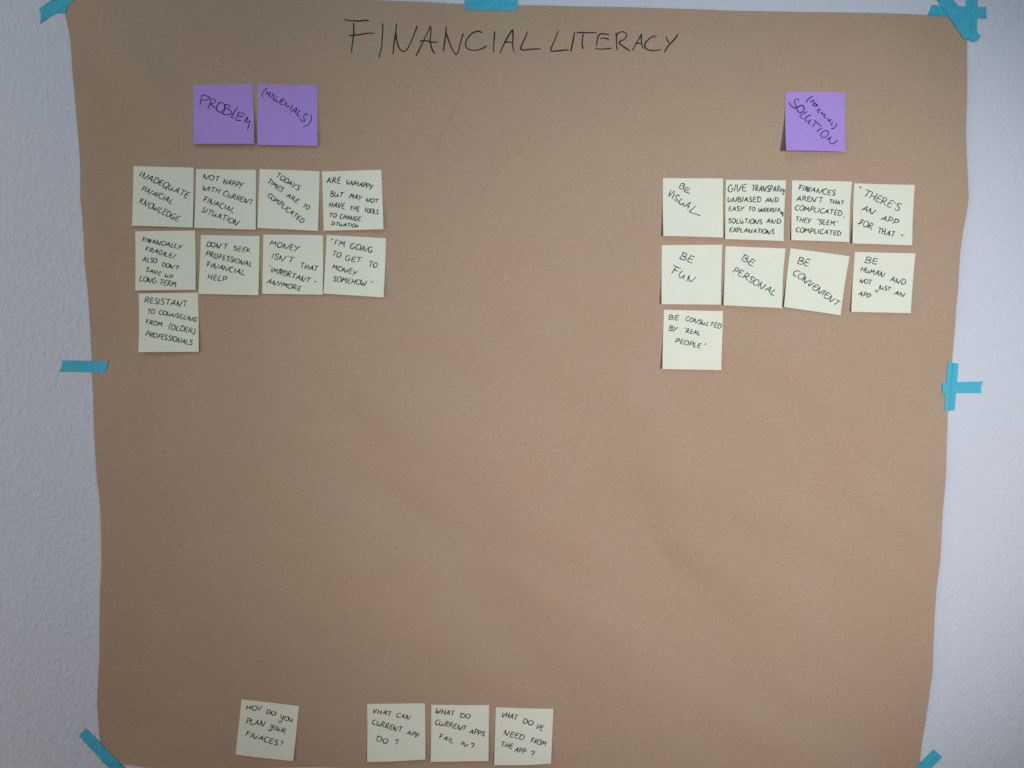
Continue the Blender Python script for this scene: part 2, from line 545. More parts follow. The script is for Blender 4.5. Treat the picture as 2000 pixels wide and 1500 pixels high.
# ------------------------------------------------------------------ handwriting
# every letter is a set of pen strokes in a box one unit high: (width, [stroke, ...])
GL = {
    'A': (0.80, [[(0.0, 0.0), (0.30, 0.55), (0.55, 1.0)], [(0.55, 1.0), (0.58, 0.5), (0.70, 0.0)], [(0.12, 0.36), (0.45, 0.38), (0.80, 0.32)]]),
    'B': (0.68, [[(0.14, 0.98), (0.12, 0.5), (0.05, 0.02)], [(0.0, 0.92), (0.30, 1.02), (0.58, 0.88), (0.50, 0.62), (0.22, 0.52)],
                 [(0.22, 0.52), (0.60, 0.40), (0.66, 0.18), (0.40, 0.0), (0.0, 0.02)]]),
    'C': (0.68, [[(0.66, 0.88), (0.48, 1.0), (0.18, 0.85), (0.02, 0.48), (0.12, 0.12), (0.36, 0.0), (0.70, 0.12)]]),
    'D': (0.76, [[(0.14, 0.95), (0.12, 0.5), (0.06, 0.02)], [(0.0, 0.90), (0.34, 0.98), (0.68, 0.75), (0.76, 0.42), (0.56, 0.10), (0.22, 0.0), (0.02, 0.04)]]),
    'E': (0.62, [[(0.14, 0.92), (0.08, 0.5), (0.04, 0.08)], [(0.10, 0.94), (0.35, 0.98), (0.62, 0.94)], [(0.08, 0.50), (0.32, 0.53), (0.54, 0.50)],
                 [(0.04, 0.06), (0.30, 0.0), (0.62, 0.06)]]),
    'F': (0.66, [[(0.22, 0.88), (0.20, 0.45), (0.14, 0.0)], [(0.0, 0.98), (0.30, 0.92), (0.66, 0.95)], [(0.04, 0.48), (0.30, 0.50), (0.56, 0.54)]]),
    'G': (0.76, [[(0.62, 0.90), (0.42, 1.0), (0.14, 0.82), (0.02, 0.45), (0.12, 0.10), (0.36, 0.0), (0.58, 0.16), (0.62, 0.44)],
                 [(0.38, 0.44), (0.60, 0.45), (0.76, 0.40)]]),
    'H': (0.74, [[(0.10, 1.0), (0.10, 0.5), (0.02, 0.0)], [(0.66, 1.04), (0.64, 0.5), (0.58, -0.02)], [(0.04, 0.46), (0.36, 0.50), (0.72, 0.48)]]),
    'I': (0.18, [[(0.12, 1.0), (0.08, 0.5), (0.02, 0.0)]]),
    'J': (0.55, [[(0.50, 1.15), (0.46, 0.4), (0.32, -0.25), (0.12, -0.30), (0.0, 0.10)]]),
    'K': (0.68, [[(0.10, 1.0), (0.08, 0.5), (0.02, 0.0)], [(0.62, 0.92), (0.34, 0.60), (0.12, 0.45)], [(0.12, 0.45), (0.40, 0.22), (0.70, 0.0)]]),
    'L': (0.60, [[(0.18, 1.0), (0.08, 0.5), (0.0, 0.06)], [(0.0, 0.06), (0.06, 0.0), (0.32, 0.03), (0.60, 0.04)]]),
    'M': (0.92, [[(0.0, 0.0), (0.10, 0.5), (0.18, 0.98)], [(0.18, 0.98), (0.30, 0.62), (0.42, 0.42), (0.58, 0.68), (0.74, 0.98)],
                 [(0.74, 0.98), (0.76, 0.45), (0.88, -0.05)]]),
    'N': (0.84, [[(0.02, 0.0), (0.08, 0.5), (0.14, 0.98)], [(0.14, 0.90), (0.26, 0.45), (0.42, 0.05), (0.54, 0.02), (0.70, 0.40), (0.86, 0.92)]]),
    'O': (0.74, [[(0.40, 0.98), (0.12, 0.82), (0.0, 0.42), (0.16, 0.06), (0.42, 0.0), (0.68, 0.26), (0.72, 0.66), (0.52, 0.96), (0.30, 0.94)]]),
    'P': (0.66, [[(0.16, 0.94), (0.12, 0.5), (0.04, -0.04)], [(0.0, 0.88), (0.32, 1.02), (0.62, 0.88), (0.62, 0.62), (0.36, 0.44), (0.12, 0.42)]]),
    'Q': (0.82, [[(0.42, 0.98), (0.12, 0.84), (0.0, 0.44), (0.16, 0.06), (0.42, 0.0), (0.68, 0.26), (0.72, 0.66), (0.52, 0.96), (0.32, 0.96)],
                 [(0.40, 0.34), (0.60, 0.10), (0.84, -0.10)]]),
    'R': (0.74, [[(0.14, 0.96), (0.12, 0.5), (0.02, -0.02)], [(0.10, 0.90), (0.34, 1.02), (0.58, 0.88), (0.54, 0.62), (0.20, 0.46)],
                 [(0.20, 0.46), (0.44, 0.26), (0.76, 0.02)]]),
    'S': (0.60, [[(0.58, 0.86), (0.40, 1.0), (0.14, 0.90), (0.14, 0.66), (0.40, 0.48), (0.54, 0.26), (0.42, 0.02), (0.20, 0.02), (0.0, 0.18)]]),
    'T': (0.72, [[(0.0, 0.96), (0.35, 0.94), (0.76, 0.97)], [(0.36, 0.94), (0.36, 0.45), (0.28, 0.0)]]),
    'U': (0.74, [[(0.10, 0.98), (0.02, 0.5), (0.08, 0.10), (0.26, 0.02), (0.46, 0.22), (0.58, 0.62)], [(0.58, 0.66), (0.54, 0.25), (0.72, 0.0)]]),
    'V': (0.66, [[(0.08, 1.0), (0.08, 0.5), (0.14, 0.04)], [(0.14, 0.04), (0.24, 0.02), (0.44, 0.46), (0.68, 0.96)]]),
    'W': (0.96, [[(0.08, 1.0), (0.02, 0.5), (0.12, 0.04)], [(0.12, 0.04), (0.22, 0.04), (0.36, 0.35), (0.46, 0.62)],
                 [(0.46, 0.62), (0.44, 0.25), (0.54, 0.02)], [(0.54, 0.02), (0.66, 0.08), (0.84, 0.50), (0.98, 0.98)]]),
    'X': (0.68, [[(0.06, 0.98), (0.34, 0.5), (0.64, 0.0)], [(0.64, 0.98), (0.34, 0.5), (0.02, 0.0)]]),
    'Y': (0.68, [[(0.06, 0.96), (0.12, 0.68), (0.30, 0.48)], [(0.74, 0.98), (0.38, 0.45), (0.08, -0.14)]]),
    'n': (0.50, [[(0.04, 0.62), (0.06, 0.3), (0.04, 0.0)], [(0.06, 0.45), (0.24, 0.64), (0.40, 0.50), (0.44, 0.0)]]),
    'y': (0.66, [[(0.08, 0.90), (0.06, 0.45), (0.22, 0.22), (0.42, 0.36), (0.56, 0.85)], [(0.56, 0.85), (0.50, 0.1), (0.32, -0.55), (0.06, -0.62), (-0.10, -0.25)]]),
    'o': (0.62, [[(0.34, 0.78), (0.10, 0.66), (0.0, 0.32), (0.16, 0.0), (0.42, 0.02), (0.60, 0.30), (0.52, 0.68), (0.28, 0.78)]]),
    'u': (0.66, [[(0.08, 0.74), (0.02, 0.3), (0.14, 0.02), (0.34, 0.10), (0.50, 0.62)], [(0.50, 0.66), (0.48, 0.22), (0.68, -0.06)]]),
    "'": (0.16, [[(0.10, 1.06), (0.08, 0.92), (0.04, 0.78)]]),
    '"': (0.34, [[(0.08, 1.06), (0.06, 0.92), (0.03, 0.78)], [(0.28, 1.06), (0.26, 0.92), (0.22, 0.78)]]),
    '*': (0.30, [[(0.06, 1.0), (0.20, 0.94), (0.10, 0.84), (0.22, 0.80), (0.08, 0.98), (0.18, 0.78)]]),
    '.': (0.14, [[(0.05, 0.06), (0.08, 0.03), (0.06, 0.0)]]),
    '-': (0.42, [[(0.02, 0.46), (0.20, 0.38), (0.40, 0.42)]]),
    '/': (0.34, [[(0.34, 0.96), (0.18, 0.45), (0.0, -0.08)]]),
    '(': (0.34, [[(0.32, 1.22), (0.08, 0.90), (0.0, 0.45), (0.06, 0.05), (0.20, -0.16)]]),
    ')': (0.34, [[(0.10, 1.10), (0.30, 0.72), (0.34, 0.30), (0.22, -0.10), (0.0, -0.24)]]),
    '?': (0.50, [[(0.06, 0.80), (0.20, 1.0), (0.44, 0.98), (0.50, 0.78), (0.34, 0.52), (0.24, 0.26)], [(0.20, 0.04), (0.23, 0.01), (0.21, -0.02)]]),
}
GAP = 0.13


def letter_strokes(text, x0, y0, x1, y1, h, rnd):
    """pen strokes, in the pixels of the crop, of a word written along a baseline"""
    tot = sum(GL[c][0] for c in text) + GAP * (len(text) - 1)
    ax = np.array([x1 - x0, y1 - y0], float)
    L = np.linalg.norm(ax)
    ax /= L
    up = np.array([ax[1], -ax[0]])
    up = up + 0.06 * ax
    sx = L / tot
    out = []
    cx = 0.0
    for c in text:
        wd, strokes = GL[c]
        hj = 1.07 * h * (1 + rnd.uniform(-0.07, 0.07))
        dy = rnd.uniform(-0.04, 0.04) * h
        sh = rnd.uniform(-0.09, 0.09)
        wx = sx * (1 + rnd.uniform(-0.05, 0.05))
        for s in strokes:
            jx, jy = rnd.uniform(-0.02, 0.02), rnd.uniform(-0.025, 0.025)
            pts = []
            for (a, b) in s:
                a2 = a + rnd.uniform(-0.018, 0.018) + jx
                b2 = b + rnd.uniform(-0.022, 0.022) + jy
                p = np.array([x0, y0], float) + ax * ((cx * sx) + a2 * wx + sh * b2 * hj) + up * (b2 * hj + dy)
                pts.append(tuple(p))
            out.append(pts)
        cx += wd + GAP
    return out


def smooth_line(pts, step=0.9):
    p = np.array(pts, float)
    if len(p) < 3:
        n = max(3, int(np.linalg.norm(p[-1] - p[0]) / step))
        return p[0] + (p[-1] - p[0]) * np.linspace(0, 1, n)[:, None]
    q = np.vstack([2 * p[0] - p[1], p, 2 * p[-1] - p[-2]])
    out = []
    for i in range(1, len(q) - 2):
        n = max(2, int(np.linalg.norm(q[i + 1] - q[i]) / step))
        for k in range(n):
            t = k / n
            out.append(0.5 * ((2 * q[i]) + (-q[i - 1] + q[i + 1]) * t + (2 * q[i - 1] - 5 * q[i] + 4 * q[i + 1] - q[i + 2]) * t * t
                              + (-q[i - 1] + 3 * q[i] - 3 * q[i + 1] + q[i + 2]) * t ** 3))
    out.append(q[-2])
    return np.array(out)


def ribbon(lines, width, surf, rnd, lift=0.00008):
    """flat pen lines lying on a surface; lines in photograph pixels, surf maps pixels to 3-D points"""
    verts, faces = [], []
    for li, ln in enumerate(lines):
        p = smooth_line(ln)
        n = len(p)
        d = np.gradient(p, axis=0)
        d /= np.maximum(np.linalg.norm(d, axis=1), 1e-6)[:, None]
        nrm = np.stack([d[:, 1], -d[:, 0]], 1)
        t = np.linspace(0, 1, n)
        wv = width * 0.5 * (0.92 + 0.16 * np.sin(t * rnd.uniform(3, 7) + rnd.uniform(0, 6)))
        arc = np.r_[0, np.cumsum(np.linalg.norm(np.diff(p, axis=0), axis=1))]
        for e in (arc, arc[-1] - arc):
            wv = wv * np.clip(0.45 + 0.55 * e / (width * 0.8), 0, 1)
        a, b = p + nrm * wv[:, None], p - nrm * wv[:, None]
        base = len(verts)
        extra = lift + 0.000012 * (li % 5)
        verts += [tuple(v) for v in surf(np.vstack([a, b]), extra)]
        for k in range(n - 1):
            faces.append((base + k, base + k + 1, base + n + k + 1, base + n + k))
    return verts, faces


# ------------------------------------------------------------------ the title on the paper
def surf_paper(px, extra):
    W = to_wall(px)
    for _ in range(4):
        h = paper_height(W) + extra + 0.00008
        W = np.array([[p[0], p[2]] for p in (hit(a, b, hh) for (a, b), hh in zip(px, h))])
    return [hit(a, b, hh) for (a, b), hh in zip(px, h)]


def crop(x0, y0, s):
    return lambda pts: [(x0 + a / s, y0 + b / s) for a, b in pts]


C_T1, C_T2 = crop(640, 0, 5.5556), crop(980, 0, 5.5556)
T1 = [[(178, 207), (215, 222), (290, 226), (350, 228), (400, 220), (455, 227)], [(280, 245), (283, 340), (275, 430), (263, 510), (260, 575)],
      [(230, 385), (330, 378), (420, 363), (510, 358)],
      [(592, 250), (598, 300), (592, 400), (585, 500), (567, 580), (562, 627)],
      [(746, 252), (742, 330), (725, 430), (715, 520), (708, 592)],
      [(740, 345), (748, 430), (770, 510), (800, 548), (825, 557), (865, 530), (915, 430), (950, 340), (972, 278)],
      [(958, 608), (1010, 505), (1060, 400), (1100, 320), (1117, 280)], [(1117, 280), (1120, 350), (1112, 430), (1125, 510), (1145, 560), (1165, 583)],
      [(998, 447), (1060, 443), (1130, 455), (1200, 460)],
      [(1285, 285), (1283, 350), (1270, 450), (1260, 520), (1257, 558)],
      [(1283, 350), (1310, 430), (1345, 520), (1380, 580), (1398, 592), (1420, 550), (1440, 470), (1460, 400), (1472, 360)],
      [(1677, 357), (1650, 343), (1620, 340), (1570, 360), (1525, 405), (1500, 450), (1497, 490), (1515, 525), (1560, 543), (1620, 543), (1680, 525), (1728, 497)],
      [(1812, 338), (1808, 400), (1802, 480), (1800, 530), (1806, 570)]]
T1b = [[(-24, 582), (30, 465), (80, 375), (120, 318)], [(120, 318), (122, 400), (118, 480), (127, 540), (140, 563)], [(22, 462), (70, 455), (112, 465)],
       [(277, 338), (262, 390), (230, 460), (207, 515), (213, 538), (240, 543), (330, 533), (427, 532)]]
T2 = [[(612, 333), (590, 400), (553, 480), (532, 535), (540, 552), (580, 555), (660, 545), (730, 543)],
      [(790, 348), (778, 420), (762, 500), (753, 545), (763, 557)],
      [(810, 358), (850, 352), (940, 355), (1033, 355)], [(885, 365), (875, 430), (872, 480), (880, 515), (887, 532)],
      [(1050, 378), (1035, 440), (1028, 503)], [(1060, 388), (1060, 372), (1100, 367), (1150, 375), (1167, 382)],
      [(1065, 422), (1100, 413), (1140, 418), (1155, 427), (1150, 440)], [(1013, 525), (1060, 532), (1130, 530), (1192, 523)],
      [(1240, 353), (1245, 420), (1247, 490), (1253, 547)],
      [(1245, 385), (1270, 355), (1310, 345), (1345, 358), (1355, 385), (1335, 420), (1290, 445), (1275, 460), (1300, 490), (1350, 525), (1393, 555)],
      [(1420, 545), (1460, 470), (1500, 400), (1518, 365)], [(1518, 365), (1515, 430), (1522, 490), (1537, 530)], [(1445, 468), (1490, 470), (1530, 485)],
      [(1683, 392), (1640, 395), (1590, 430), (1557, 470), (1555, 510), (1580, 537), (1640, 548), (1690, 545), (1730, 533)], [(1652, 410), (1656, 418), (1660, 425)],
      [(1783, 393), (1795, 430), (1817, 468)], [(1913, 372), (1870, 430), (1810, 495), (1780, 540), (1768, 573)]]
_rt = random.Random(5)
for lines, txt in (([C_T1(s) for s in T1] + [C_T2(s) for s in T1b], "FINANCIAL"), ([C_T2(s) for s in T2], "LITERACY")):
    v, f = ribbon(lines, 2.7, surf_paper, _rt)
    o = link_mesh("handwritten_word", v, f, M_INKT, parent=PAPER, origin=PAPER_ORG)
    tag(o, 'title word "%s" in thin black pen on the brown paper' % txt)


# ------------------------------------------------------------------ sticky notes
def inv_bilinear(px, q):
    """(u, v) of pixels inside the quad q (TL, TR, BR, BL)"""
    px = np.asarray(px, float)
    u = np.full(len(px), 0.5)
    v = np.full(len(px), 0.5)
    a, b, c, d = [np.array(k, float) for k in q]
    for _ in range(12):
        p = ((1 - u) * (1 - v))[:, None] * a + (u * (1 - v))[:, None] * b + (u * v)[:, None] * c + ((1 - u) * v)[:, None] * d
        pu = (1 - v)[:, None] * (b - a) + v[:, None] * (c - d)
        pv = (1 - u)[:, None] * (d - a) + u[:, None] * (c - b)
        r = px - p
        det = pu[:, 0] * pv[:, 1] - pu[:, 1] * pv[:, 0]
        u = u + (r[:, 0] * pv[:, 1] - r[:, 1] * pv[:, 0]) / det
        v = v + (pu[:, 0] * r[:, 1] - pu[:, 1] * r[:, 0]) / det
    return u, v


def sticky(tr, quad, lines, label, mat, ink, curl=(3.0, 3.0), pen=1.9, seed=0, group=None, power=1.8):
    """tr: crop transform; quad: corners TL TR BR BL; lines: [(text shown, [word spec or raw strokes])]; curl: mm at the bottom corners"""
    rnd = random.Random(seed * 31 + 3)
    q = tr(quad)
    bl, br = curl[0] * 0.001, curl[1] * 0.001
    hp = lambda p: float(paper_height(to_wall([p]))[0])
    hts = [hp(q[0]) + 0.0006, hp(q[1]) + 0.0006, hp(q[2]) + 0.0006 + br, hp(q[3]) + 0.0006 + bl]
    P3 = [hit(p[0], p[1], h) for p, h in zip(q, hts)]

    def surf(u, v, extra=0.0):
        u = np.asarray(u, float)
        v = np.asarray(v, float)
        xz = ((1 - u) * (1 - v))[:, None] * P3[0] + (u * (1 - v))[:, None] * P3[1] + (u * v)[:, None] * P3[2] + ((1 - u) * v)[:, None] * P3[3]
        base = paper_height(xz[:, [0, 2]])
        k = np.clip((v - 0.16) / 0.84, 0, 1) ** power
        side = 1 + 0.15 * np.cos((u - 0.5) * math.pi)          # a slight roll across the width
        lift = 0.0005 + k * ((1 - u) * bl + u * br) * side
        # the sheet is stiff: it bridges the paper's small waves
        return np.stack([xz[:, 0], -(base + lift + extra), xz[:, 2]], 1)

    n = 26
    g = np.linspace(0, 1, n + 1)
    V, U = np.meshgrid(g, g, indexing='ij')
    S = surf(U.ravel(), V.ravel())
    front = [tuple(p) for p in S]
    verts, faces = slab(front, n, n, 0.00014)
    org = S.mean(axis=0)
    o = empty("sticky_note", org)
    link_mesh("note_sheet", verts, faces, mat, parent=o, origin=org)
    tag(o, label, "sticky note", group)

    def surf_px(px, extra):
        u, v = inv_bilinear(px, q)
        return [tuple(p) for p in surf(np.clip(u, 0.005, 0.995), np.clip(v, 0.005, 0.995), extra)]

    for txt, specs in lines:
        strokes = []
        for s in specs:
            if isinstance(s, tuple):
                strokes += letter_strokes(*s, rnd)
            else:
                strokes.append(s)
        px = [tr(s) for s in strokes]
        v, f = ribbon(px, pen, surf_px, rnd)
        c = link_mesh("handwritten_line", v, f, ink, parent=o, origin=org)
        tag(c, 'handwritten line "%s"' % txt)
    return o


GP = "purple heading notes"
GLT = "pale yellow notes in the left block"
GRT = "pale yellow notes in the right block"
GBT = "pale yellow notes along the bottom"
P_, S_ = crop(360, 150, 7.1429), crop(1500, 160, 10)
A1, A2, A3, A4, A5 = crop(240, 310, 7.4074), crop(490, 310, 7.4074), crop(240, 445, 7.4074), crop(490, 445, 7.4074), crop(240, 560, 10)
B1, B2, B3, B4, B5 = crop(1280, 335, 7.6923), crop(1530, 335, 7.4074), crop(1280, 470, 7.6923), crop(1520, 475, 7.1429), crop(1280, 595, 11.1125)
C1, C2 = crop(440, 1350, 5), crop(820, 1350, 7.1429)

sticky(P_, [(122, 118), (952, 98), (972, 935), (112, 933)], [("PROBLEM", [
    [(237, 262), (228, 310), (218, 355), (210, 388)], [(228, 268), (250, 253), (290, 255), (340, 280), (350, 300), (320, 315), (270, 318), (235, 322)],
    [(372, 305), (350, 360), (335, 405), (322, 440)], [(372, 305), (410, 305), (430, 325), (420, 350), (385, 365), (360, 372), (385, 395), (430, 435)],
    [(520, 350), (480, 360), (448, 400), (440, 440), (460, 475), (500, 487), (535, 465), (552, 425), (550, 380), (520, 350)],
    [(570, 380), (560, 430), (545, 480), (525, 512)],
    [(545, 390), (575, 378), (620, 390), (630, 410), (600, 430), (580, 438), (620, 450), (650, 475), (650, 500), (610, 520), (560, 522), (508, 500)],
    [(735, 408), (700, 470), (665, 525), (648, 553), (675, 562), (698, 570)],
    [(755, 490), (740, 530), (715, 580)], [(745, 485), (790, 495), (845, 522)], [(735, 535), (780, 545), (825, 548)], [(700, 588), (740, 605), (790, 602)],
    [(820, 640), (850, 590), (880, 548)], [(880, 548), (865, 600), (855, 625), (880, 625), (918, 608)], [(918, 608), (895, 660), (878, 738)]])],
    'purple sticky note reading "PROBLEM" near the sheet\'s top left', M_PUR, M_INKP, (5.0, 6.5), 1.9, 1, GP)
sticky(P_, [(1022, 105), (1856, 120), (1858, 966), (1015, 950)], [("(MILLENIALS)", [
    [(1160, 160), (1120, 185), (1090, 220), (1080, 255), (1095, 280)],
    [(1130, 262), (1147, 230), (1160, 200)], [(1160, 200), (1170, 245), (1195, 225), (1205, 208)], [(1205, 208), (1190, 250), (1178, 285)],
    [(1240, 225), (1222, 265), (1208, 300)], [(1262, 245), (1245, 285), (1238, 315), (1262, 328)], [(1300, 270), (1275, 305), (1265, 330), (1290, 345), (1312, 355)],
    [(1365, 300), (1340, 340), (1330, 365), (1350, 385), (1382, 392)], [(1365, 300), (1390, 320), (1412, 335)], [(1345, 340), (1388, 358)],
    [(1395, 405), (1412, 375), (1425, 350)], [(1425, 350), (1425, 390), (1435, 425), (1460, 410), (1475, 395)],
    [(1520, 390), (1495, 430), (1473, 468)], [(1487, 495), (1530, 460), (1575, 433)], [(1575, 433), (1560, 475), (1545, 512)], [(1520, 470), (1560, 490)],
    [(1618, 460), (1590, 495), (1570, 525), (1590, 545), (1615, 558)],
    [(1712, 545), (1715, 520), (1690, 515), (1670, 535), (1668, 570), (1678, 610), (1672, 632), (1640, 615), (1612, 583)],
    [(1765, 525), (1772, 570), (1758, 630), (1720, 675), (1665, 697)]])],
    'purple sticky note reading "(MILLENIALS)" beside the one reading "PROBLEM"', M_PUR, M_INKP, (4.0, 3.0), 1.9, 2, GP)
sticky(S_, [(345, 185), (1508, 205), (1512, 1370), (360, 1338)], [
    ("(POTENCIAL)", [
        [(893, 277), (840, 295), (785, 340), (765, 375), (768, 408)],
        [(835, 398), (852, 372), (870, 348)], [(868, 350), (900, 352), (905, 375), (870, 388)],
        [(930, 410), (900, 415), (885, 440), (905, 460), (935, 455), (950, 425), (930, 410)],
        [(925, 400), (965, 440), (1000, 465)], [(960, 440), (940, 495)],
        [(1010, 515), (985, 535), (975, 570), (1010, 598)], [(1005, 510), (1045, 540)], [(990, 545), (1025, 560)],
        [(1045, 610), (1065, 575)], [(1065, 575), (1070, 625), (1095, 620), (1112, 600)],
        [(1155, 630), (1125, 635), (1105, 665), (1110, 690), (1145, 697)], [(1185, 690), (1160, 725)],
        [(1165, 748), (1205, 735), (1250, 722)], [(1250, 722), (1225, 745), (1205, 785)], [(1200, 735), (1220, 760)],
        [(1285, 775), (1250, 800), (1235, 825), (1275, 850)], [(1352, 790), (1345, 840), (1300, 895), (1235, 915)]]),
    ("SOLUTION", [
        [(600, 375), (603, 345), (580, 330), (545, 335), (525, 360), (535, 400), (555, 450), (565, 485), (550, 507), (500, 485), (450, 440), (415, 385)],
        [(650, 455), (605, 470), (580, 510), (590, 555), (630, 590), (680, 580), (712, 540), (718, 490), (690, 455), (650, 452), (620, 470), (612, 495)],
        [(780, 568), (720, 600), (660, 635), (635, 655), (660, 690), (715, 720)],
        [(850, 635), (790, 660), (745, 700), (735, 740), (770, 770), (810, 760), (860, 725)], [(850, 730), (815, 770), (803, 800), (822, 825)],
        [(910, 730), (970, 795), (1045, 865)], [(960, 770), (910, 820), (872, 872)],
        [(1072, 892), (1010, 930), (950, 970)],
        [(1110, 950), (1060, 980), (1030, 1030), (1045, 1075), (1090, 1090), (1145, 1065), (1180, 1020), (1178, 970), (1145, 945), (1110, 950)],
        [(1145, 1135), (1190, 1100), (1248, 1065)], [(1215, 1090), (1200, 1140), (1205, 1190), (1240, 1212), (1290, 1195), (1360, 1135)]])],
    'purple sticky note reading "(POTENCIAL) SOLUTION" with its lower left corner curling up', M_PUR, M_INKP, (13.0, 4.0), 2.0, 3, GP)

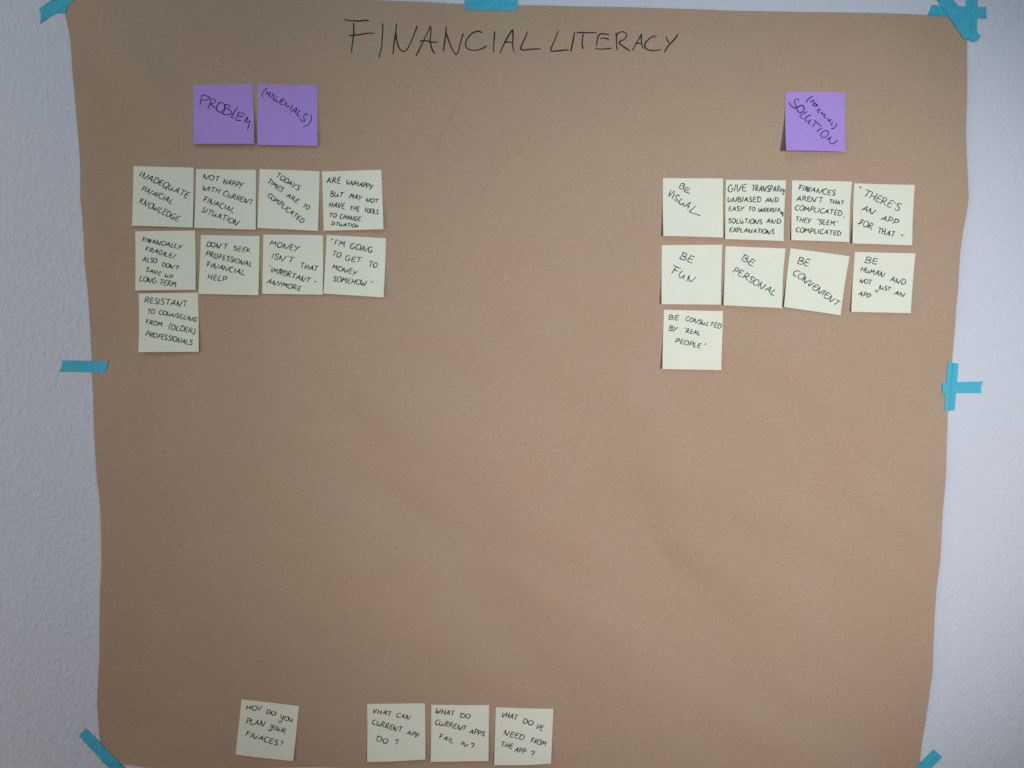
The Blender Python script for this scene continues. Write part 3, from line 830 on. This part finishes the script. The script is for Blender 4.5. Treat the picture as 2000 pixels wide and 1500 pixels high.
NOTES = [
    (A1, [(155, 105), (1023, 130), (1008, 996), (130, 968)], GLT, (3, 2.5), 'pale yellow sticky note reading "INADEQUATE FINAICIAL KNOWLEDGE"', [
        [("INADEQUATE", 235, 252, 928, 572, 84)], [("FINAICIAL", 255, 448, 705, 660, 72)], [("KNOWLEDGE", 230, 640, 790, 910, 80)]]),
    (A1, [(1060, 148), (1925, 160), (1920, 1027), (1030, 998)], GLT, (2.5, 2), 'pale yellow sticky note reading "NOT HAPPY WITH CURRENT FINACIAL SITUATION"', [
        [("NOT", 1152, 285, 1385, 330, 70), ("HAPPY", 1442, 358, 1718, 425, 76)], [("WITH", 1147, 450, 1388, 502, 68), ("CURRENT", 1438, 530, 1865, 668, 68)],
        [("FINACIAL", 1147, 612, 1598, 780, 72)], [("SITUATION", 1125, 765, 1655, 967, 74)]]),
    (A2, [(127, 150), (993, 182), (970, 1045), (90, 1002)], GLT, (3, 3), 'pale yellow sticky note reading "TODAYS TIMES ARE TO COMPLICATED"', [
        [("TODAYS", 362, 262, 680, 460, 72)], [("TIMES", 232, 340, 440, 488, 66), ("ARE", 505, 545, 672, 648, 58), ("TO", 742, 698, 825, 745, 62)],
        [("COMPLICATED", 232, 545, 745, 935, 66)]]),
    (A2, [(1028, 183), (1886, 160), (1917, 1020), (1052, 1043)], GLT, (2, 4.5), 'pale yellow sticky note reading "ARE UNHAPPY BUT MAY NOT HAVE THE TOOLS TO CHANGE SITUATION"', [
        [("ARE", 1088, 355, 1300, 355, 84), ("UNHAPPY", 1380, 360, 1755, 438, 66)],
        [("BUT", 1145, 538, 1325, 560, 66), ("MAY", 1418, 560, 1592, 600, 68), ("NOT", 1658, 615, 1835, 638, 56)],
        [("HAVE", 1125, 700, 1350, 722, 76), ("THE", 1430, 745, 1565, 752, 60), [(1525, 764), (1545, 768), (1562, 766)], ("TOOLS", 1635, 770, 1840, 800, 58)],
        [("TO", 1125, 842, 1232, 852, 60), ("CHANGE", 1285, 865, 1582, 902, 64)], [("SITUATIOn", 1155, 960, 1550, 1000, 50)]]),
    (A3, [(178, 50), (1043, 40), (1052, 898), (178, 905)], GLT, (3.5, 2), 'pale yellow sticky note reading "FINANCIALLY FRAGILE/ ALSO DON\'T SAVE UP LONG-TERM"', [
        [("FINANCIALLY", 268, 195, 838, 305, 62), [(370, 150), (378, 205)], [(384, 152), (390, 208)]], [("FRAGILE/", 312, 330, 740, 442, 60)],
        [("ALSO", 278, 478, 482, 515, 66), ("DON'T", 560, 550, 800, 612, 55)], [("SAVE", 325, 628, 540, 690, 56), ("UP", 603, 708, 712, 738, 50)],
        [("LONG-TERM", 235, 768, 765, 855, 72)]]),
    (A3, [(1128, 103), (1977, 118), (1960, 975), (1090, 955)], GLT, (2, 3), 'pale yellow sticky note reading "DON\'T SEEK PROFESSIONAL FINANCIAL HELP"', [
        [("DON'T", 1200, 265, 1500, 308, 70), ("SEEK", 1593, 322, 1838, 358, 64)], [("PROFESSIONAL", 1188, 402, 1860, 560, 66)],
        [("FINANCIAL", 1200, 555, 1750, 682, 70)], [("HELP", 1222, 742, 1490, 780, 72)]]),
    (A4, [(180, 97), (1043, 110), (1038, 968), (162, 953)], GLT, (2, 3.5), 'pale yellow sticky note reading "MONEY ISN\'T THAT "IMPORTANT" ANYMORE"', [
        [("MONEY", 268, 250, 690, 345, 76)], [("ISN'T", 295, 445, 610, 508, 74), ("THAT", 712, 580, 955, 630, 74)],
        [("\"", 240, 595, 285, 605, 56), ("IMPORTANT", 285, 640, 848, 800, 74), [(425, 600), (440, 640), (420, 680)], [(470, 610), (500, 660)], ("*", 893, 830, 930, 840, 66)],
        [("ANYMORE", 228, 802, 718, 915, 68)]]),
    (A4, [(1097, 103), (1955, 150), (1918, 1007), (1048, 950)], GLT, (3, 3.5), 'pale yellow sticky note reading ""I\'M GOING TO GET TO MONEY SOMEHOW""', [
        [("*", 1150, 222, 1188, 226, 62), ("I'M", 1210, 245, 1350, 275, 78), ("GOING", 1432, 298, 1752, 360, 76)],
        [("TO", 1172, 398, 1288, 432, 74), ("GET", 1360, 472, 1580, 505, 74), ("TO", 1695, 555, 1815, 575, 72)],
        [("MONEY", 1168, 592, 1520, 685, 64)], [("SOMEHOW", 1185, 768, 1662, 840, 70), ("\"", 1712, 842, 1750, 852, 62)]]),
    (A5, [(310, 130), (1462, 118), (1480, 1270), (300, 1278)], GLT, (6.5, 3), 'pale yellow sticky note reading "RESISTANT TO COUNSELING FROM (OLDER) PROFESSIONALS"', [
        [("RESISTANT", 405, 312, 1240, 390, 105)], [("TO", 468, 528, 612, 532, 88), ("COUNSELING", 690, 532, 1432, 685, 78)],
        [("FROM", 428, 728, 758, 780, 88), ("(OLDER)", 892, 822, 1395, 915, 96)], [("PROFESSIONALS", 430, 962, 1350, 1140, 92)]]),
    (B1, [(115, 97), (1018, 103), (1018, 992), (122, 968)], GRT, (6, 3.5), 'pale yellow sticky note reading "BE VISUAL"', [
        [[(390, 180), (375, 215), (357, 243)], [(385, 178), (430, 182), (440, 205), (412, 218), (438, 242), (400, 262), (357, 243)],
         [(470, 235), (445, 270), (440, 295), (480, 310), (525, 332)], [(470, 232), (498, 246), (525, 262)], [(455, 265), (480, 273), (505, 285)]],
        [[(240, 266), (222, 312), (204, 370)], [(204, 370), (248, 332), (296, 286)], [(302, 318), (277, 362), (252, 404)],
         [(372, 370), (350, 350), (320, 360), (318, 400), (345, 430), (340, 450), (300, 430), (285, 405)],
         [(410, 395), (370, 440), (365, 480), (395, 490), (440, 468)], [(440, 468), (420, 495), (437, 525)],
         [(437, 525), (480, 490), (535, 455)], [(535, 455), (510, 500), (487, 553)], [(470, 500), (495, 512), (520, 530)],
         [(612, 512), (560, 560), (512, 598)], [(512, 598), (540, 615), (610, 635), (683, 662)]]]),
    (B1, [(1060, 123), (1965, 133), (1928, 1045), (1050, 1015)], GRT, (3, 6), 'pale yellow sticky note reading "GIVE TRANSPARENT UNBIASED AND EASY TO UNDERSTAND SOLUTIONS AND EXPLANATIONS"', [
        [("GIVE", 1090, 302, 1372, 292, 98), ("TRANSPAR", 1450, 295, 1875, 300, 82), ("EN", 1880, 296, 1950, 304, 46), ("T", 1908, 358, 1955, 352, 30)],
        [("UNBIASED", 1090, 455, 1592, 455, 70), ("AND", 1660, 458, 1855, 455, 66)],
        [("EASY", 1102, 588, 1330, 588, 62), ("TO", 1402, 588, 1505, 588, 55), ("UNDERSTA", 1550, 598, 1880, 605, 56), ("N", 1880, 625, 1915, 640, 40), ("D", 1908, 665, 1942, 672, 46)],
        [("SOLUTIONS", 1100, 772, 1608, 785, 64), ("AND", 1670, 775, 1885, 778, 66)], [("EXPLANATIONS", 1112, 905, 1785, 940, 64)]]),
    (B2, [(127, 128), (993, 147), (950, 1022), (118, 992)], GRT, (3, 7), 'pale yellow sticky note reading "FINANCES AREN\'T THAT COMPLICATED. THEY "SEEM" COMPLICATED"', [
        [("FINANCES", 210, 265, 748, 352, 70), [(345, 215), (352, 290)], [(365, 218), (372, 296)]], [("AREN'T", 190, 420, 570, 446, 72), ("THAT", 660, 465, 880, 482, 58)],
        [("COMPLICATED", 170, 552, 848, 640, 68), ("*", 858, 722, 880, 724, 68)],
        [("THEY", 178, 715, 395, 748, 66), ("\"", 470, 742, 502, 745, 56), ("SEEM", 505, 762, 745, 780, 62), ("*", 762, 776, 790, 780, 60)],
        [("COMPLICATED", 182, 872, 830, 930, 64)]]),
    (B2, [(1027, 170), (1903, 193), (1865, 1068), (1000, 1040)], GRT, (4.5, 4), 'pale yellow sticky note reading ""THERE\'S AN APP FOR THAT""', [
        [("*", 1080, 290, 1125, 296, 76), ("THERE'S", 1158, 345, 1680, 568, 98)], [("AN", 1135, 560, 1325, 615, 78), ("APP", 1420, 692, 1655, 775, 78)],
        [("FOR", 1090, 758, 1285, 845, 84), [(1075, 748), (1105, 752), (1130, 745)], ("THAT", 1365, 888, 1605, 948, 84), ("*", 1680, 975, 1718, 985, 66)]]),
    (B3, [(98, 68), (1007, 62), (985, 962), (95, 955)], GRT, (5, 8), 'pale yellow sticky note reading "BE FUN"', [
        [("BE", 362, 262, 560, 345, 98)],
        [[(270, 362), (320, 395), (385, 418)], [(325, 385), (285, 440), (250, 492)], [(270, 425), (310, 445), (345, 460)],
         [(415, 455), (372, 490), (358, 530), (375, 555), (410, 545), (450, 510)], [(450, 510), (428, 545), (432, 582)],
         [(520, 515), (495, 560), (470, 612)], [(512, 530), (510, 580), (525, 612), (560, 600), (618, 538)]]]),
    (B3, [(1055, 83), (1957, 118), (1903, 1015), (1025, 970)], GRT, (4, 9), 'pale yellow sticky note reading "BE PERSONAL"', [
        [("BE", 1288, 285, 1465, 388, 88)], [("PERSONAL", 1155, 472, 1790, 832, 92)]]),
    (B4, [(173, 70), (995, 182), (870, 1006), (80, 890)], GRT, (4, 4), 'tilted pale yellow sticky note reading "BE CONVENIENT"', [
        [("BE", 268, 280, 428, 322, 88)], [("CONVENIENT", 205, 430, 820, 882, 84)]]),
    (B4, [(1070, 122), (1916, 142), (1850, 975), (1020, 957)], GRT, (3.5, 4.5), 'pale yellow sticky note reading "BE HUMAN AND NOT JUST AN APP"', [
        [("BE", 1205, 265, 1388, 302, 80)], [("HUMAN", 1150, 388, 1478, 478, 70), ("AND", 1565, 530, 1770, 582, 68)],
        [("NOT", 1140, 545, 1305, 578, 58), ("J", 1362, 655, 1412, 662, 66), ("UST", 1425, 640, 1575, 668, 56), ("AN", 1615, 718, 1768, 748, 54)],
        [("APP", 1118, 725, 1280, 775, 64)]]),
    (B5, [(187, 113), (1468, 140), (1432, 1420), (155, 1395)], GRT, (5.5, 3.5), 'pale yellow sticky note reading "BE CONSULTED BY "REAL PEOPLE""', [
        [("BE", 285, 320, 508, 338, 98), ("CONSULTED", 645, 345, 1420, 522, 92)], [("BY", 288, 550, 458, 582, 96), ("\"", 615, 580, 660, 590, 84), ("REAL", 662, 615, 970, 662, 88)],
        [("PEOPLE", 432, 825, 985, 945, 92), ("*", 1050, 930, 1095, 936, 84)]]),
    (C1, [(158, 80), (720, 147), (662, 685), (100, 618)], GBT, (2, 2), 'tilted pale yellow sticky note reading "HOW DO you PLAN your FINACES?"', [
        [("HOV", 203, 185, 348, 196, 46), ("DO", 392, 217, 482, 242, 36), ("you", 528, 275, 655, 305, 50)], [("PLAN", 195, 318, 378, 350, 52), ("you", 430, 365, 525, 400, 46), ("R", 532, 405, 582, 425, 44)],
        [("FINACES?", 188, 436, 545, 545, 46)]]),
    (C1, [(1385, 123), (1950, 120), (1953, 668), (1385, 690)], GBT, (5, 4), 'pale yellow sticky note reading "WHAT CAN CURRENT APP DO ?"', [
        [("VHAT", 1440, 215, 1618, 248, 44), ("CAN", 1665, 258, 1800, 288, 42)], [("CURRENT", 1430, 330, 1718, 408, 48), ("APP", 1765, 430, 1878, 468, 44)],
        [("DO", 1468, 490, 1580, 515, 44), ("?", 1642, 538, 1674, 542, 60)]]),
    (C2, [(160, 190), (965, 195), (957, 975), (150, 988)], GBT, (4, 4), 'pale yellow sticky note reading "WHAT DO CURRENT APPS FAIL IN?"', [
        [("WHAT", 212, 312, 478, 348, 74), ("DO", 558, 365, 698, 385, 60)], [("CURRENT", 208, 472, 640, 558, 66), ("APPS", 690, 592, 895, 632, 62)],
        [("FAIL", 258, 668, 465, 735, 62), ("IN", 568, 752, 655, 785, 50), ("?", 692, 825, 738, 832, 92)]]),
    (C2, [(1062, 225), (1863, 247), (1830, 1010), (1035, 1030)], GBT, (4, 3.5), 'pale yellow sticky note reading "WHAT DO WE NEED FROM THE APP ?"', [
        [("VHAT", 1140, 358, 1355, 400, 68), ("DO", 1428, 438, 1565, 478, 62), ("VE", 1618, 518, 1710, 552, 66)], [("NEED", 1165, 602, 1445, 678, 70), ("FROM", 1533, 712, 1750, 768, 68)],
        [("THE", 1125, 768, 1288, 798, 70), ("APP", 1318, 830, 1465, 870, 66), ("?", 1535, 905, 1592, 912, 80)]]),
]


def shown(specs):
    t = " ".join(s[0] for s in specs if isinstance(s, tuple))
    return t.replace("*", '"').upper()


for k, (tr, quad, grp, curl, label, lines) in enumerate(NOTES):
    named = []
    for ln in lines:
        t = shown(ln)
        if not t:
            t = None
        named.append((t, ln))
    if 'VISUAL' in label:
        named = [("BE", lines[0]), ("VISUAL", lines[1])]
    if 'BE FUN' in label:
        named = [("BE", lines[0]), ("FUN", lines[1])]
    sticky(tr, quad, named, label, M_YEL, M_INK, curl, 1.95, 20 + k, grp)
